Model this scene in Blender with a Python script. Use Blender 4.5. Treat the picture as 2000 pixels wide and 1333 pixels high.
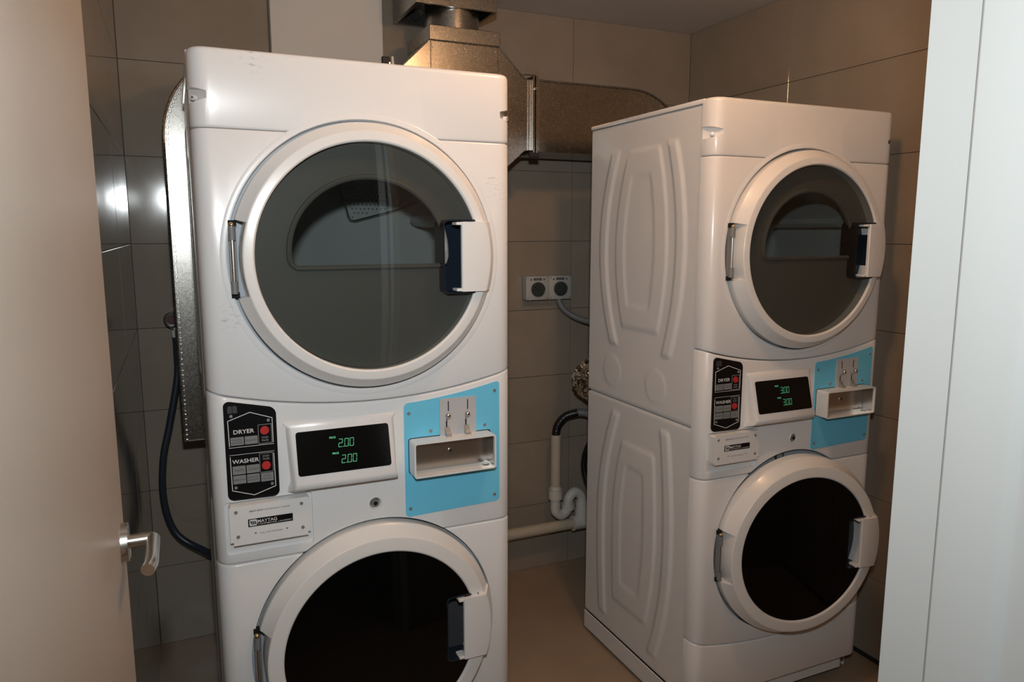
import bpy, bmesh, math, random
from mathutils import Vector, Matrix
from mathutils import noise as mnoise
random.seed(7)
for o in list(bpy.data.objects): bpy.data.objects.remove(o)
S = bpy.context.scene
C = S.collection
PI = math.pi

# ------------------------------------------------------------------ camera, light, exposure
cam = bpy.data.objects.new('camera', bpy.data.cameras.new('camera')); C.objects.link(cam)
cam.location = (-0.3799, -1.5929, 1.4823)
cam.rotation_euler = (PI/2 - 0.1476, 0, -0.4246)
cam.data.sensor_width = 36; cam.data.lens = 1437.2/2000*36
cam.data.clip_start = 0.02
S.camera = cam
S.view_settings.view_transform = 'Standard'; S.view_settings.look = 'None'
S.view_settings.gamma = 1; S.view_settings.use_curve_mapping = False
S.view_settings.exposure = 0.0
w = bpy.data.worlds.new('world'); S.world = w; w.use_nodes = True
w.node_tree.nodes['Background'].inputs[0].default_value = (0.9, 0.95, 1, 1)
w.node_tree.nodes['Background'].inputs[1].default_value = 0.02

def area(name, loc, rot, shape, size, power, col, size_y=None, spread=PI):
    l = bpy.data.lights.new(name, 'AREA'); l.shape = shape; l.size = size
    if size_y: l.size_y = size_y
    l.energy = power; l.color = col; l.spread = spread
    o = bpy.data.objects.new(name, l); C.objects.link(o); o.location = loc; o.rotation_euler = rot
    return o
# the photographer's flash gun, on the hot shoe above the lens
area('flash', (-0.37, -1.60, 1.70), (PI/2 - 0.11, 0, -0.35), 'RECTANGLE', 0.07, 8.7, (0.92, 0.98, 1.0), 0.045, math.radians(135))
# warm globe lamp on the ceiling in front of the two machines (its glowing globe is built below and lights the room)
LAMP = (0.63, -0.48, 2.345)

# ------------------------------------------------------------------ materials
M = {}
def nodes(name):
    m = bpy.data.materials.new(name); m.use_nodes = True
    nt = m.node_tree; b = nt.nodes['Principled BSDF']; M[name] = m
    return m, nt, b
def link(nt, a, b): nt.links.new(a, b)
def mat(name, col, rough=0.5, metal=0.0, coat=0.0, spec=0.5, var=0.0, scale=8.0, bump=0.0, bscale=60.0, rvar=0.0):
    m, nt, b = nodes(name)
    b.inputs['Base Color'].default_value = (*col, 1)
    b.inputs['Roughness'].default_value = rough; b.inputs['Metallic'].default_value = metal
    b.inputs['Coat Weight'].default_value = coat; b.inputs['Coat Roughness'].default_value = 0.06
    b.inputs['Specular IOR Level'].default_value = spec
    tc = nt.nodes.new('ShaderNodeTexCoord')
    if var or rvar:
        n = nt.nodes.new('ShaderNodeTexNoise'); n.inputs['Scale'].default_value = scale; n.inputs['Detail'].default_value = 5
        link(nt, tc.outputs['Object'], n.inputs['Vector'])
        if var:
            r = nt.nodes.new('ShaderNodeMapRange'); r.inputs[3].default_value = 1-var; r.inputs[4].default_value = 1+var
            r.inputs[1].default_value = 0.3; r.inputs[2].default_value = 0.7
            link(nt, n.outputs[0], r.inputs[0])
            x = nt.nodes.new('ShaderNodeMix'); x.data_type = 'RGBA'; x.blend_type = 'MULTIPLY'; x.inputs[0].default_value = 1
            x.inputs[6].default_value = (*col, 1); link(nt, r.outputs[0], x.inputs[7]); link(nt, x.outputs[2], b.inputs['Base Color'])
        if rvar:
            r = nt.nodes.new('ShaderNodeMapRange'); r.inputs[1].default_value = 0.3; r.inputs[2].default_value = 0.7
            r.inputs[3].default_value = max(0.01, rough-rvar); r.inputs[4].default_value = rough+rvar
            link(nt, n.outputs[0], r.inputs[0]); link(nt, r.outputs[0], b.inputs['Roughness'])
    if bump:
        n = nt.nodes.new('ShaderNodeTexNoise'); n.inputs['Scale'].default_value = bscale; n.inputs['Detail'].default_value = 3
        link(nt, tc.outputs['Object'], n.inputs['Vector'])
        bp = nt.nodes.new('ShaderNodeBump'); bp.inputs['Strength'].default_value = bump; bp.inputs['Distance'].default_value = 0.002
        link(nt, n.outputs[0], bp.inputs['Height']); link(nt, bp.outputs[0], b.inputs['Normal'])
    return m

def enamel():
    # white appliance enamel with a few grey scuffs where the machine was rubbed
    m, nt, b = nodes('enamel')
    b.inputs['Roughness'].default_value = 0.28
    b.inputs['Coat Weight'].default_value = 0.25; b.inputs['Coat Roughness'].default_value = 0.10
    geo = nt.nodes.new('ShaderNodeNewGeometry')
    n = nt.nodes.new('ShaderNodeTexNoise'); n.inputs['Scale'].default_value = 55; n.inputs['Detail'].default_value = 6
    mp = nt.nodes.new('ShaderNodeMapping'); mp.inputs['Scale'].default_value = (1, 1, 2.6)
    link(nt, geo.outputs['Position'], mp.inputs[0]); link(nt, mp.outputs[0], n.inputs['Vector'])
    rr = nt.nodes.new('ShaderNodeMapRange'); rr.inputs[1].default_value = 0.54; rr.inputs[2].default_value = 0.72
    link(nt, n.outputs[0], rr.inputs[0])
    acc = None
    for p, rad in (((-0.292, 0.0, 1.307), 0.035), ((0.302, 0.0, 1.572), 0.028), ((0.29, 0.0, 1.60), 0.02), ((0.335, 0.01, 1.45), 0.012), ((-0.22, 0, 1.82), 0.03)):
        d = nt.nodes.new('ShaderNodeVectorMath'); d.operation = 'DISTANCE'; d.inputs[1].default_value = p
        link(nt, geo.outputs['Position'], d.inputs[0])
        q = nt.nodes.new('ShaderNodeMapRange'); q.inputs[1].default_value = rad; q.inputs[2].default_value = rad*0.3
        link(nt, d.outputs['Value'], q.inputs[0])
        if acc is None: acc = q.outputs[0]
        else:
            a = nt.nodes.new('ShaderNodeMath'); a.operation = 'MAXIMUM'; link(nt, acc, a.inputs[0]); link(nt, q.outputs[0], a.inputs[1]); acc = a.outputs[0]
    mu = nt.nodes.new('ShaderNodeMath'); mu.operation = 'MULTIPLY'; link(nt, acc, mu.inputs[0]); link(nt, rr.outputs[0], mu.inputs[1])
    m2 = nt.nodes.new('ShaderNodeMath'); m2.operation = 'MULTIPLY'; m2.inputs[1].default_value = 0.55; link(nt, mu.outputs[0], m2.inputs[0])
    x = nt.nodes.new('ShaderNodeMix'); x.data_type = 'RGBA'; link(nt, m2.outputs[0], x.inputs[0])
    x.inputs[6].default_value = (0.80, 0.80, 0.80, 1); x.inputs[7].default_value = (0.16, 0.14, 0.13, 1)
    link(nt, x.outputs[2], b.inputs['Base Color'])
enamel()

def tile_mat(name, col, rough):
    m, nt, b = nodes(name)
    tc = nt.nodes.new('ShaderNodeNewGeometry'); oi = nt.nodes.new('ShaderNodeObjectInfo')
    n = nt.nodes.new('ShaderNodeTexNoise'); n.inputs['Scale'].default_value = 3.5; n.inputs['Detail'].default_value = 8; n.inputs['Roughness'].default_value = 0.6
    link(nt, tc.outputs['Position'], n.inputs['Vector'])
    r = nt.nodes.new('ShaderNodeMapRange'); r.inputs[1].default_value = 0.3; r.inputs[2].default_value = 0.7; r.inputs[3].default_value = 0.90; r.inputs[4].default_value = 1.08
    link(nt, n.outputs[0], r.inputs[0])
    r2 = nt.nodes.new('ShaderNodeMapRange'); r2.inputs[3].default_value = 0.95; r2.inputs[4].default_value = 1.05; link(nt, oi.outputs['Random'], r2.inputs[0])
    mm = nt.nodes.new('ShaderNodeMath'); mm.operation = 'MULTIPLY'; link(nt, r.outputs[0], mm.inputs[0]); link(nt, r2.outputs[0], mm.inputs[1])
    x = nt.nodes.new('ShaderNodeMix'); x.data_type = 'RGBA'; x.blend_type = 'MULTIPLY'; x.inputs[0].default_value = 1
    x.inputs[6].default_value = (*col, 1); link(nt, mm.outputs[0], x.inputs[7]); link(nt, x.outputs[2], b.inputs['Base Color'])
    n2 = nt.nodes.new('ShaderNodeTexNoise'); n2.inputs['Scale'].default_value = 7; n2.inputs['Detail'].default_value = 6
    mp = nt.nodes.new('ShaderNodeMapping'); mp.inputs['Scale'].default_value = (0.8, 0.8, 0.4); link(nt, tc.outputs['Position'], mp.inputs[0]); link(nt, mp.outputs[0], n2.inputs['Vector'])
    r3 = nt.nodes.new('ShaderNodeMapRange'); r3.inputs[1].default_value = 0.3; r3.inputs[2].default_value = 0.7; r3.inputs[3].default_value = rough*0.75; r3.inputs[4].default_value = rough*1.35
    link(nt, n2.outputs[0], r3.inputs[0]); link(nt, r3.outputs[0], b.inputs['Roughness'])
    b.inputs['Specular IOR Level'].default_value = 0.5
    return m
tile_mat('wall_tile', (0.325, 0.274, 0.218), 0.075)

def floor_mat():
    m = tile_mat('floor_tile', (0.34, 0.255, 0.18), 0.35); nt = m.node_tree; b = nt.nodes['Principled BSDF']
    src = b.inputs['Base Color'].links[0].from_socket
    geo = nt.nodes.new('ShaderNodeNewGeometry')
    v = nt.nodes.new('ShaderNodeTexVoronoi'); v.inputs['Scale'].default_value = 9; link(nt, geo.outputs['Position'], v.inputs['Vector'])
    r = nt.nodes.new('ShaderNodeMapRange'); r.inputs[1].default_value = 0.045; r.inputs[2].default_value = 0.075; link(nt, v.outputs['Distance'], r.inputs[0])
    n = nt.nodes.new('ShaderNodeTexNoise'); n.inputs['Scale'].default_value = 2.3; link(nt, geo.outputs['Position'], n.inputs['Vector'])
    g = nt.nodes.new('ShaderNodeMath'); g.operation = 'LESS_THAN'; g.inputs[1].default_value = 0.5; link(nt, n.outputs[0], g.inputs[0])
    mx = nt.nodes.new('ShaderNodeMath'); mx.operation = 'MAXIMUM'; link(nt, r.outputs[0], mx.inputs[0]); link(nt, g.outputs[0], mx.inputs[1])
    x = nt.nodes.new('ShaderNodeMix'); x.data_type = 'RGBA'; link(nt, mx.outputs[0], x.inputs[0])
    x.inputs[6].default_value = (0.07, 0.05, 0.04, 1); link(nt, src, x.inputs[7]); link(nt, x.outputs[2], b.inputs['Base Color'])
floor_mat()

def galv(name, base, rough):
    m, nt, b = nodes(name); b.inputs['Metallic'].default_value = 1
    tc = nt.nodes.new('ShaderNodeTexCoord')
    v = nt.nodes.new('ShaderNodeTexVoronoi'); v.inputs['Scale'].default_value = 260; link(nt, tc.outputs['Object'], v.inputs['Vector'])
    s = nt.nodes.new('ShaderNodeSeparateColor'); link(nt, v.outputs['Color'], s.inputs[0])
    n = nt.nodes.new('ShaderNodeTexNoise'); n.inputs['Scale'].default_value = 14; n.inputs['Detail'].default_value = 6; link(nt, tc.outputs['Object'], n.inputs['Vector'])
    r = nt.nodes.new('ShaderNodeMapRange'); r.inputs[3].default_value = 0.90; r.inputs[4].default_value = 1.06; link(nt, s.outputs[0], r.inputs[0])
    x = nt.nodes.new('ShaderNodeMix'); x.data_type = 'RGBA'; x.blend_type = 'MULTIPLY'; x.inputs[0].default_value = 1; x.inputs[6].default_value = (*base, 1)
    link(nt, r.outputs[0], x.inputs[7]); link(nt, x.outputs[2], b.inputs['Base Color'])
    a = nt.nodes.new('ShaderNodeMath'); a.operation = 'MULTIPLY_ADD'; a.inputs[1].default_value = 0.07; a.inputs[2].default_value = rough-0.06; link(nt, s.outputs[1], a.inputs[0])
    a2 = nt.nodes.new('ShaderNodeMath'); a2.operation = 'MULTIPLY_ADD'; a2.inputs[1].default_value = 0.05; link(nt, n.outputs[0], a2.inputs[0]); link(nt, a.outputs[0], a2.inputs[2])
    link(nt, a2.outputs[0], b.inputs['Roughness'])
galv('galvanised', (0.40, 0.385, 0.355), 0.27)

def glass(name, tint, f0=1.5):
    m = bpy.data.materials.new(name); m.use_nodes = True; nt = m.node_tree; M[name] = m
    nt.nodes.remove(nt.nodes['Principled BSDF'])
    t = nt.nodes.new('ShaderNodeBsdfTransparent'); t.inputs[0].default_value = (*tint, 1)
    g = nt.nodes.new('ShaderNodeBsdfGlossy'); g.inputs['Roughness'].default_value = 0.02
    fr = nt.nodes.new('ShaderNodeFresnel'); fr.inputs[0].default_value = f0
    ge = nt.nodes.new('ShaderNodeNewGeometry'); inv = nt.nodes.new('ShaderNodeMath'); inv.operation = 'SUBTRACT'; inv.inputs[0].default_value = 1.0
    link(nt, ge.outputs['Backfacing'], inv.inputs[1]); ff = nt.nodes.new('ShaderNodeMath'); ff.operation = 'MULTIPLY'
    link(nt, fr.outputs[0], ff.inputs[0]); link(nt, inv.outputs[0], ff.inputs[1])      # reflect at the outer face only
    mx = nt.nodes.new('ShaderNodeMixShader'); link(nt, ff.outputs[0], mx.inputs[0]); link(nt, t.outputs[0], mx.inputs[1]); link(nt, g.outputs[0], mx.inputs[2])
    link(nt, mx.outputs[0], nt.nodes['Material Output'].inputs[0])
glass('smoked_glass', (0.68, 0.70, 0.695), 1.6)
def emit(name, col, st):
    m, nt, b = nodes(name); b.inputs['Base Color'].default_value = (*col, 1)
    b.inputs['Emission Color'].default_value = (*col, 1); b.inputs['Emission Strength'].default_value = st
mat('black_glass', (0.002, 0.002, 0.002), 0.03, spec=0.3)
mat('white_plastic', (0.80, 0.80, 0.79), 0.30, coat=0.15)
mat('door_plastic', (0.80, 0.79, 0.77), 0.26, coat=0.2)
mat('grey_recess', (0.42, 0.46, 0.50), 0.45)
mat('rubber', (0.05, 0.05, 0.055), 0.6)
mat('drum', (0.78, 0.80, 0.80), 0.55, var=0.06, scale=6)
mat('inner_panel', (0.27, 0.26, 0.245), 0.45)
mat('black_print', (0.006, 0.006, 0.007), 0.25)
mat('white_print', (0.75, 0.75, 0.75), 0.5)
mat('grey_print', (0.33, 0.34, 0.34), 0.5)
mat('dark_print', (0.045, 0.045, 0.05), 0.5)
mat('faint_print', (0.10, 0.10, 0.11), 0.5)
mat('key_grey', (0.23, 0.24, 0.24), 0.4)
mat('red_button', (0.50, 0.03, 0.03), 0.4)
mat('blue_panel', (0.165, 0.60, 0.84), 0.42, spec=0.35, var=0.015, scale=4)
mat('coin_plate', (0.50, 0.50, 0.51), 0.38, spec=0.5)
mat('steel', (0.62, 0.61, 0.59), 0.25, metal=1)
mat('brushed', (0.62, 0.59, 0.55), 0.27, metal=1)
mat('screw_steel', (0.46, 0.45, 0.43), 0.38, metal=0.7)
mat('brass', (0.62, 0.45, 0.25), 0.35, metal=1)
mat('screen', (0.004, 0.004, 0.004), 0.12)
emit('led', (0.09, 0.50, 0.24), 0.42)
mat('void', (0.004, 0.004, 0.004), 0.9)
mat('navy_pocket', (0.012, 0.018, 0.028), 0.12)
mat('grout', (0.12, 0.105, 0.09), 0.9)
mat('ceiling_paint', (0.74, 0.71, 0.68), 0.85, bump=0.05, bscale=200)
mat('board_white', (0.72, 0.70, 0.67), 0.7, var=0.02, scale=5)
mat('jamb_paint', (0.62, 0.635, 0.625), 0.35, bump=0.08, bscale=25)
mat('leaf_paint', (0.53, 0.475, 0.41), 0.42, var=0.025, scale=3, bump=0.06, bscale=40)
mat('corridor_wall', (0.62, 0.58, 0.52), 0.8)
mat('pvc', (0.70, 0.68, 0.62), 0.4, var=0.03)
mat('pvc_cream', (0.55, 0.49, 0.38), 0.45, var=0.05)
mat('black_hose', (0.012, 0.012, 0.014), 0.35)
mat('blue_hose', (0.030, 0.042, 0.055), 0.33)
mat('grey_hose', (0.20, 0.20, 0.20), 0.5)
mat('switch_grey', (0.46, 0.46, 0.44), 0.45)
mat('knob_dark', (0.045, 0.055, 0.05), 0.35)
mat('red_valve', (0.09, 0.008, 0.008), 0.6)
mat('dark_strip', (0.02, 0.02, 0.02), 0.6)
mat('foil', (0.75, 0.74, 0.72), 0.16, metal=1)
emit('lamp_glow', (1.0, 0.56, 0.275), 95)

# ------------------------------------------------------------------ mesh helpers
def outward(bm):
    bmesh.ops.recalc_face_normals(bm, faces=bm.faces)
    if all(len(e.link_faces) == 2 for e in bm.edges) and bm.calc_volume(signed=True) < 0: bmesh.ops.reverse_faces(bm, faces=bm.faces)
def finish(bm, name, angle=35):
    outward(bm)
    me = bpy.data.meshes.new(name); bm.to_mesh(me); bm.free()
    for p in me.polygons: p.use_smooth = True
    me.set_sharp_from_angle(angle=math.radians(angle))
    return me
def obj(name, bm, m, parent=None, loc=(0,0,0), rot=(0,0,0), angle=35):
    me = bm if isinstance(bm, bpy.types.Mesh) else finish(bm, name, angle)
    o = bpy.data.objects.new(name, me); C.objects.link(o); o.location = loc; o.rotation_euler = rot
    if m:
        if not me.materials: me.materials.append(M[m])
    if parent: o.parent = parent
    return o
def empty(name, loc=(0,0,0), rz=0):
    o = bpy.data.objects.new(name, None); C.objects.link(o); o.location = loc; o.rotation_euler = (0,0,rz); o.empty_display_size = 0.1
    return o
def tag(o, label=None, cat=None, group=None, kind=None):
    if label: o['label'] = label
    if cat: o['category'] = cat
    if group: o['group'] = group
    if kind: o['kind'] = kind
    return o
def new(): return bmesh.new()
def merge(dst, src):
    me = bpy.data.meshes.new('t'); src.to_mesh(me); src.free(); dst.from_mesh(me); bpy.data.meshes.remove(me); return dst
def box(x0, x1, y0, y1, z0, z1, bev=0.0, seg=2):
    bm = bmesh.new(); bmesh.ops.create_cube(bm, size=1)
    for v in bm.verts: v.co = Vector(((x0+x1)/2+v.co.x*(x1-x0), (y0+y1)/2+v.co.y*(y1-y0), (z0+z1)/2+v.co.z*(z1-z0)))
    if bev: bmesh.ops.bevel(bm, geom=bm.edges[:], offset=bev, segments=seg, profile=0.5, affect='EDGES')
    return bm
def cyl(p0, p1, r0, r1=None, n=24, bev=0.0):
    r1 = r0 if r1 is None else r1
    p0, p1 = Vector(p0), Vector(p1); d = p1-p0
    bm = bmesh.new(); bmesh.ops.create_cone(bm, cap_ends=True, segments=n, radius1=r0, radius2=r1, depth=d.length)
    q = d.to_track_quat('Z', 'Y').to_matrix().to_4x4(); q.translation = (p0+p1)/2
    bm.transform(q)
    if bev:
        es = [e for e in bm.edges if len(e.link_faces) == 2 and max(len(f.verts) for f in e.link_faces) > 4]
        bmesh.ops.bevel(bm, geom=es, offset=bev, segments=2, profile=0.5, affect='EDGES')
    return bm
def sphere(c, r, n=16):
    bm = bmesh.new(); bmesh.ops.create_uvsphere(bm, u_segments=n, v_segments=n//2, radius=r); bm.transform(Matrix.Translation(c)); return bm
def lathe(prof, cx, cz, n=96, closed=True, rfn=None, a0=0, a1=2*PI):
    """profile of (radius, y) spun about the y axis through (cx, cz)"""
    bm = bmesh.new(); full = abs(a1-a0-2*PI) < 1e-6; rings = []
    angs = [a0+(a1-a0)*i/n for i in range(n if full else n+1)] if not rfn else rfn[0]
    for a in angs:
        ring = []
        for r, y in prof:
            rr, yy = (rfn[1](a, r, y) if rfn else (r, y))
            ring.append(bm.verts.new((cx+rr*math.cos(a), yy, cz+rr*math.sin(a))))
        rings.append(ring)
    k = len(prof); m = len(rings)
    for i in range(m if full else m-1):
        A, B = rings[i], rings[(i+1) % m]
        for j in range(k if closed else k-1):
            q = [A[j], A[(j+1) % k], B[(j+1) % k], B[j]]
            try: bm.faces.new(q)
            except ValueError: pass
    if not full and closed:
        bm.faces.new(rings[0]); bm.faces.new(rings[-1])
    bmesh.ops.remove_doubles(bm, verts=bm.verts, dist=1e-6)
    return bm
def prism(pts, y0, y1, axis='y'):
    """closed outline of (a, b) pushed from y0 to y1; axis y: (x,z) outline; axis x: (y,z); axis z: (x,y)"""
    bm = bmesh.new()
    f = {'y': lambda a, b, t: (a, t, b), 'x': lambda a, b, t: (t, a, b), 'z': lambda a, b, t: (a, b, t)}[axis]
    A = [bm.verts.new(f(a, b, y0)) for a, b in pts]; B = [bm.verts.new(f(a, b, y1)) for a, b in pts]
    n = len(pts)
    bm.faces.new(A); bm.faces.new(B)
    for i in range(n): bm.faces.new((A[i], A[(i+1) % n], B[(i+1) % n], B[i]))
    return bm
def rrect(x0, x1, z0, z1, r, n=6):
    P = []
    for cx, cz, a in ((x1-r, z1-r, 0), (x0+r, z1-r, 90), (x0+r, z0+r, 180), (x1-r, z0+r, 270)):
        for i in range(n+1):
            t = math.radians(a+90*i/n); P.append((cx+r*math.cos(t), cz+r*math.sin(t)))
    return P
def smooth_path(pts, n=10):
    P = [Vector(p) for p in pts]; out = []
    for i in range(len(P)-1):
        p0 = P[max(0, i-1)]; p1 = P[i]; p2 = P[i+1]; p3 = P[min(len(P)-1, i+2)]
        for k in range(n):
            t = k/n
            out.append(0.5*((2*p1)+(p2-p0)*t+(2*p0-5*p1+4*p2-p3)*t*t+(3*p1-p0-3*p2+p3)*t**3))
    out.append(P[-1]); return out
def tube(pts, r, n=14, smooth=8, rfn=None):
    P = smooth_path(pts, smooth) if smooth else [Vector(p) for p in pts]
    bm = bmesh.new(); rings = []; up = None
    for i, p in enumerate(P):
        t = (P[min(i+1, len(P)-1)]-P[max(i-1, 0)]).normalized()
        if up is None: up = t.orthogonal().normalized()
        up = (up-t*up.dot(t)).normalized(); s = t.cross(up)
        ring = []
        for j in range(n):
            a = 2*PI*j/n; rr = r if rfn is None else rfn(i, a)
            ring.append(bm.verts.new(p+rr*(math.cos(a)*up+math.sin(a)*s)))
        rings.append(ring)
    for i in range(len(rings)-1):
        for j in range(n): bm.faces.new((rings[i][j], rings[i][(j+1) % n], rings[i+1][(j+1) % n], rings[i+1][j]))
    bm.faces.new(rings[0]); bm.faces.new(rings[-1])
    return bm
def boolean(bm, cutters, op='DIFFERENCE'):
    """subtract cutter bmeshes, return a bmesh"""
    outward(bm)
    me = bpy.data.meshes.new('b'); bm.to_mesh(me); bm.free(); o = bpy.data.objects.new('b', me); C.objects.link(o)
    tmp = [o]
    for c in cutters:
        outward(c)
        m2 = bpy.data.meshes.new('c'); c.to_mesh(m2); c.free(); oc = bpy.data.objects.new('c', m2); C.objects.link(oc); tmp.append(oc)
        md = o.modifiers.new('b', 'BOOLEAN'); md.operation = op; md.object = oc; md.solver = 'EXACT'
    dg = bpy.context.evaluated_depsgraph_get()
    r = bmesh.new(); r.from_mesh(o.evaluated_get(dg).data)
    for t in tmp: bpy.data.objects.remove(t)
    return r
def text(name, s, cx, cz, width, height, y, m, parent, bold=0.0, align='C'):
    cu = bpy.data.curves.new('t', 'FONT'); cu.body = s; cu.size = 1; cu.offset = bold; cu.resolution_u = 3
    o = bpy.data.objects.new('t', cu); C.objects.link(o)
    dg = bpy.context.evaluated_depsgraph_get(); me = bpy.data.meshes.new_from_object(o.evaluated_get(dg))
    bpy.data.objects.remove(o); bpy.data.curves.remove(cu)
    xs = [v.co.x for v in me.vertices]; ys = [v.co.y for v in me.vertices]
    sx = width/(max(xs)-min(xs)); sz = height/(max(ys)-min(ys)); mx, mz = (max(xs)+min(xs))/2, (max(ys)+min(ys))/2
    for v in me.vertices: v.co = (cx+(v.co.x-mx)*sx, y, cz+(v.co.y-mz)*sz)
    me.name = name; me.materials.clear(); me.materials.append(M[m])
    return obj(name, me, None, parent)
def screw(bm_parent, x, y, z, r=0.0045):
    b = cyl((x, y+0.001, z), (x, y-0.0022, z), r, r*0.8, 14)
    s = obj('screw', b, 'screw_steel', bm_parent)
    return s

# ------------------------------------------------------------------ the room
XL, XR, YB, YF, ZC = -0.518, 1.745, 1.188, -1.05, 2.345
YC = -3.1
TH = 0.008
def wall_tiles(wall, axis, plane, edges, rows, inward):
    cache = {}
    for a0, a1 in zip(edges[:-1], edges[1:]):
        for z0, z1 in zip(rows[:-1], rows[1:]):
            g = 0.0009
            L, H = round(a1-a0-2*g, 4), round(z1-z0-2*g, 4)
            key = (L, H)
            if key not in cache:
                if axis == 'x': bm = box(-L/2, L/2, -TH/2, TH/2, -H/2, H/2, 0.0007, 1)
                else: bm = box(-TH/2, TH/2, -L/2, L/2, -H/2, H/2, 0.0007, 1)
                cache[key] = finish(bm, 'tile'); cache[key].materials.append(M['wall_tile'])
            c = (a0+a1)/2; z = (z0+z1)/2; off = plane-inward*TH/2 + random.uniform(-0.0003, 0.0003)
            obj('tile', cache[key], None, wall, (c, off, z) if axis == 'x' else (off, c, z))
ROWS = [0.0, 0.294, 0.581, 0.868, 1.155, 1.442, 1.729, 2.035, 2.345]
wb = tag(obj('wall_back', box(XL-0.15, XR+0.15, YB+TH-0.0015, YB+0.12, 0, ZC+0.1), 'grout'), 'wall of large grey-beige tiles behind the two machines', 'wall', kind='structure')
wall_tiles(wb, 'x', YB, [XL, -0.045, 0.555, 1.155, XR], ROWS, -1)
wr = tag(obj('wall_right', box(XR+TH-0.0015, XR+0.12, YC, YB+0.1, 0, ZC+0.1), 'grout'), 'brown-beige tiled wall to the right of the right machine', 'wall', kind='structure')
wall_tiles(wr, 'y', XR, [YF, -0.594, 0.0, 0.594, YB], ROWS, -1)
wl = tag(obj('wall_left', box(XL-0.12, XL-TH+0.0015, YC, YB+0.1, 0, ZC+0.1), 'grout'), 'dark glossy tiled wall at left behind the door leaf', 'wall', kind='structure')
wall_tiles(wl, 'y', XL, [YF, -0.50, 0.0, 0.594, YB], ROWS, 1)
tag(obj('floor', box(XL-0.12, XR+0.12, YC-0.1, YB+0.12, -0.1, 0), 'floor_tile'), 'tan tiled floor under the machines', 'floor', kind='structure')
tag(obj('ceiling', box(XL-0.12, XR+0.12, YC-0.1, YB+0.12, ZC, ZC+0.1), 'ceiling_paint'), 'flat grey-white painted ceiling', 'ceiling', kind='structure')
# front wall with the doorway the photographer looks through, and the passage behind it
XJ = 0.335
fw = box(XJ+0.03, XR, YF-0.20, YF, 0, ZC)
merge(fw, box(XL, XJ+0.03, YF-0.20, YF, 2.10, ZC))
tag(obj('wall_front', fw, 'wall_tile'), 'wall around the doorway, facing the machines', 'wall', kind='structure')
tag(obj('wall_corridor', box(XL-0.12, XR+0.12, YC-0.1, YC, 0, ZC), 'corridor_wall'), 'plain wall of the passage behind the doorway', 'wall', kind='structure')
# right door jamb: rebate, stop and a shallow step
jp = [(XJ, YF+0.002), (XJ, -1.108), (XJ-0.011, -1.110), (XJ-0.013, -1.113), (XJ-0.013, -1.170), (XJ-0.011, -1.176), (XJ-0.004, -1.182), (XJ-0.004, -1.262), (XJ+0.03, -1.262), (XJ+0.03, YF+0.002)]
jb = tag(empty('trim_1', (0, 0, 0)), 'white painted door jamb at the right edge of the photo', 'door frame', kind='structure')
obj('jamb', prism(jp, 0, 2.10, 'z'), 'jamb_paint', jb, angle=20)
obj('gap_shade', box(XJ-0.0035, XJ+0.001, -1.1085, -1.1045, 0, 2.09), 'dark_strip', jb)  # dark strip drawn in for the shaded gap between rebate and stop
# base strip of the right wall
tag(obj('baseboard_right', box(XR-0.006, XR, YF, YB, 0.0, 0.014), 'dark_strip'), 'thin dark strip where the right wall meets the floor', 'baseboard', kind='structure')

# door leaf, swung open into the room along the left wall
XD = -0.476
d1 = tag(obj('door_1', box(XD-0.034, XD, -1.28, -0.415, 0.008, 2.08, 0.0015, 1), 'leaf_paint'), 'beige painted door leaf standing open at the left edge', 'door', kind='structure')
HY, HZ = -0.468, 1.048
hd = obj('lever_handle', cyl((XD, HY, HZ), (XD+0.009, HY, HZ), 0.027, 0.0265, 32, 0.0012), 'brushed', d1)
tag(hd, 'brushed metal lever handle')
obj('neck', tube([(XD+0.006, HY, HZ), (XD+0.022, HY, HZ), (XD+0.038, HY, HZ)], 0.0092, 18, 4), 'brushed', hd)
lv = tube([(XD+0.030, HY, HZ), (XD+0.0395, HY-0.002, HZ), (XD+0.0405, HY-0.012, HZ), (XD+0.0405, HY-0.05, HZ), (XD+0.0400, HY-0.085, HZ-0.001), (XD+0.036, HY-0.103, HZ-0.003)], 0.0088, 18, 8)
obj('lever', lv, 'brushed', hd)
for z in (0.25, 1.05, 1.85):
    obj('hinge', cyl((XD-0.004, -1.285, z-0.05), (XD-0.004, -1.285, z+0.05), 0.006, None, 14), 'steel', d1)

# white board fixed to the back wall above the left machine
wp = tag(obj('wall_panel', box(-0.041, 0.351, YB-0.022, YB-0.0005, 1.25, ZC-0.002, 0.0015, 1), 'board_white'), 'plain white board on the back wall above the left machine', 'wall panel')

# ceiling lamp (above the frame): a round base with a warm glowing globe
dl = tag(empty('ceiling_lamp', LAMP), 'round warm globe lamp on the ceiling, above the frame', 'lamp')
obj('lamp_base', cyl((0, 0, -0.022), (0, 0, -0.0005), 0.055, 0.062, 40, 0.003), 'white_plastic', dl)
gb = sphere((0, 0, 0), 0.062, 32)
for v in gb.verts: v.co.z = v.co.z*0.9-0.072
obj('lamp_globe', gb, 'lamp_glow', dl)

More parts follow.
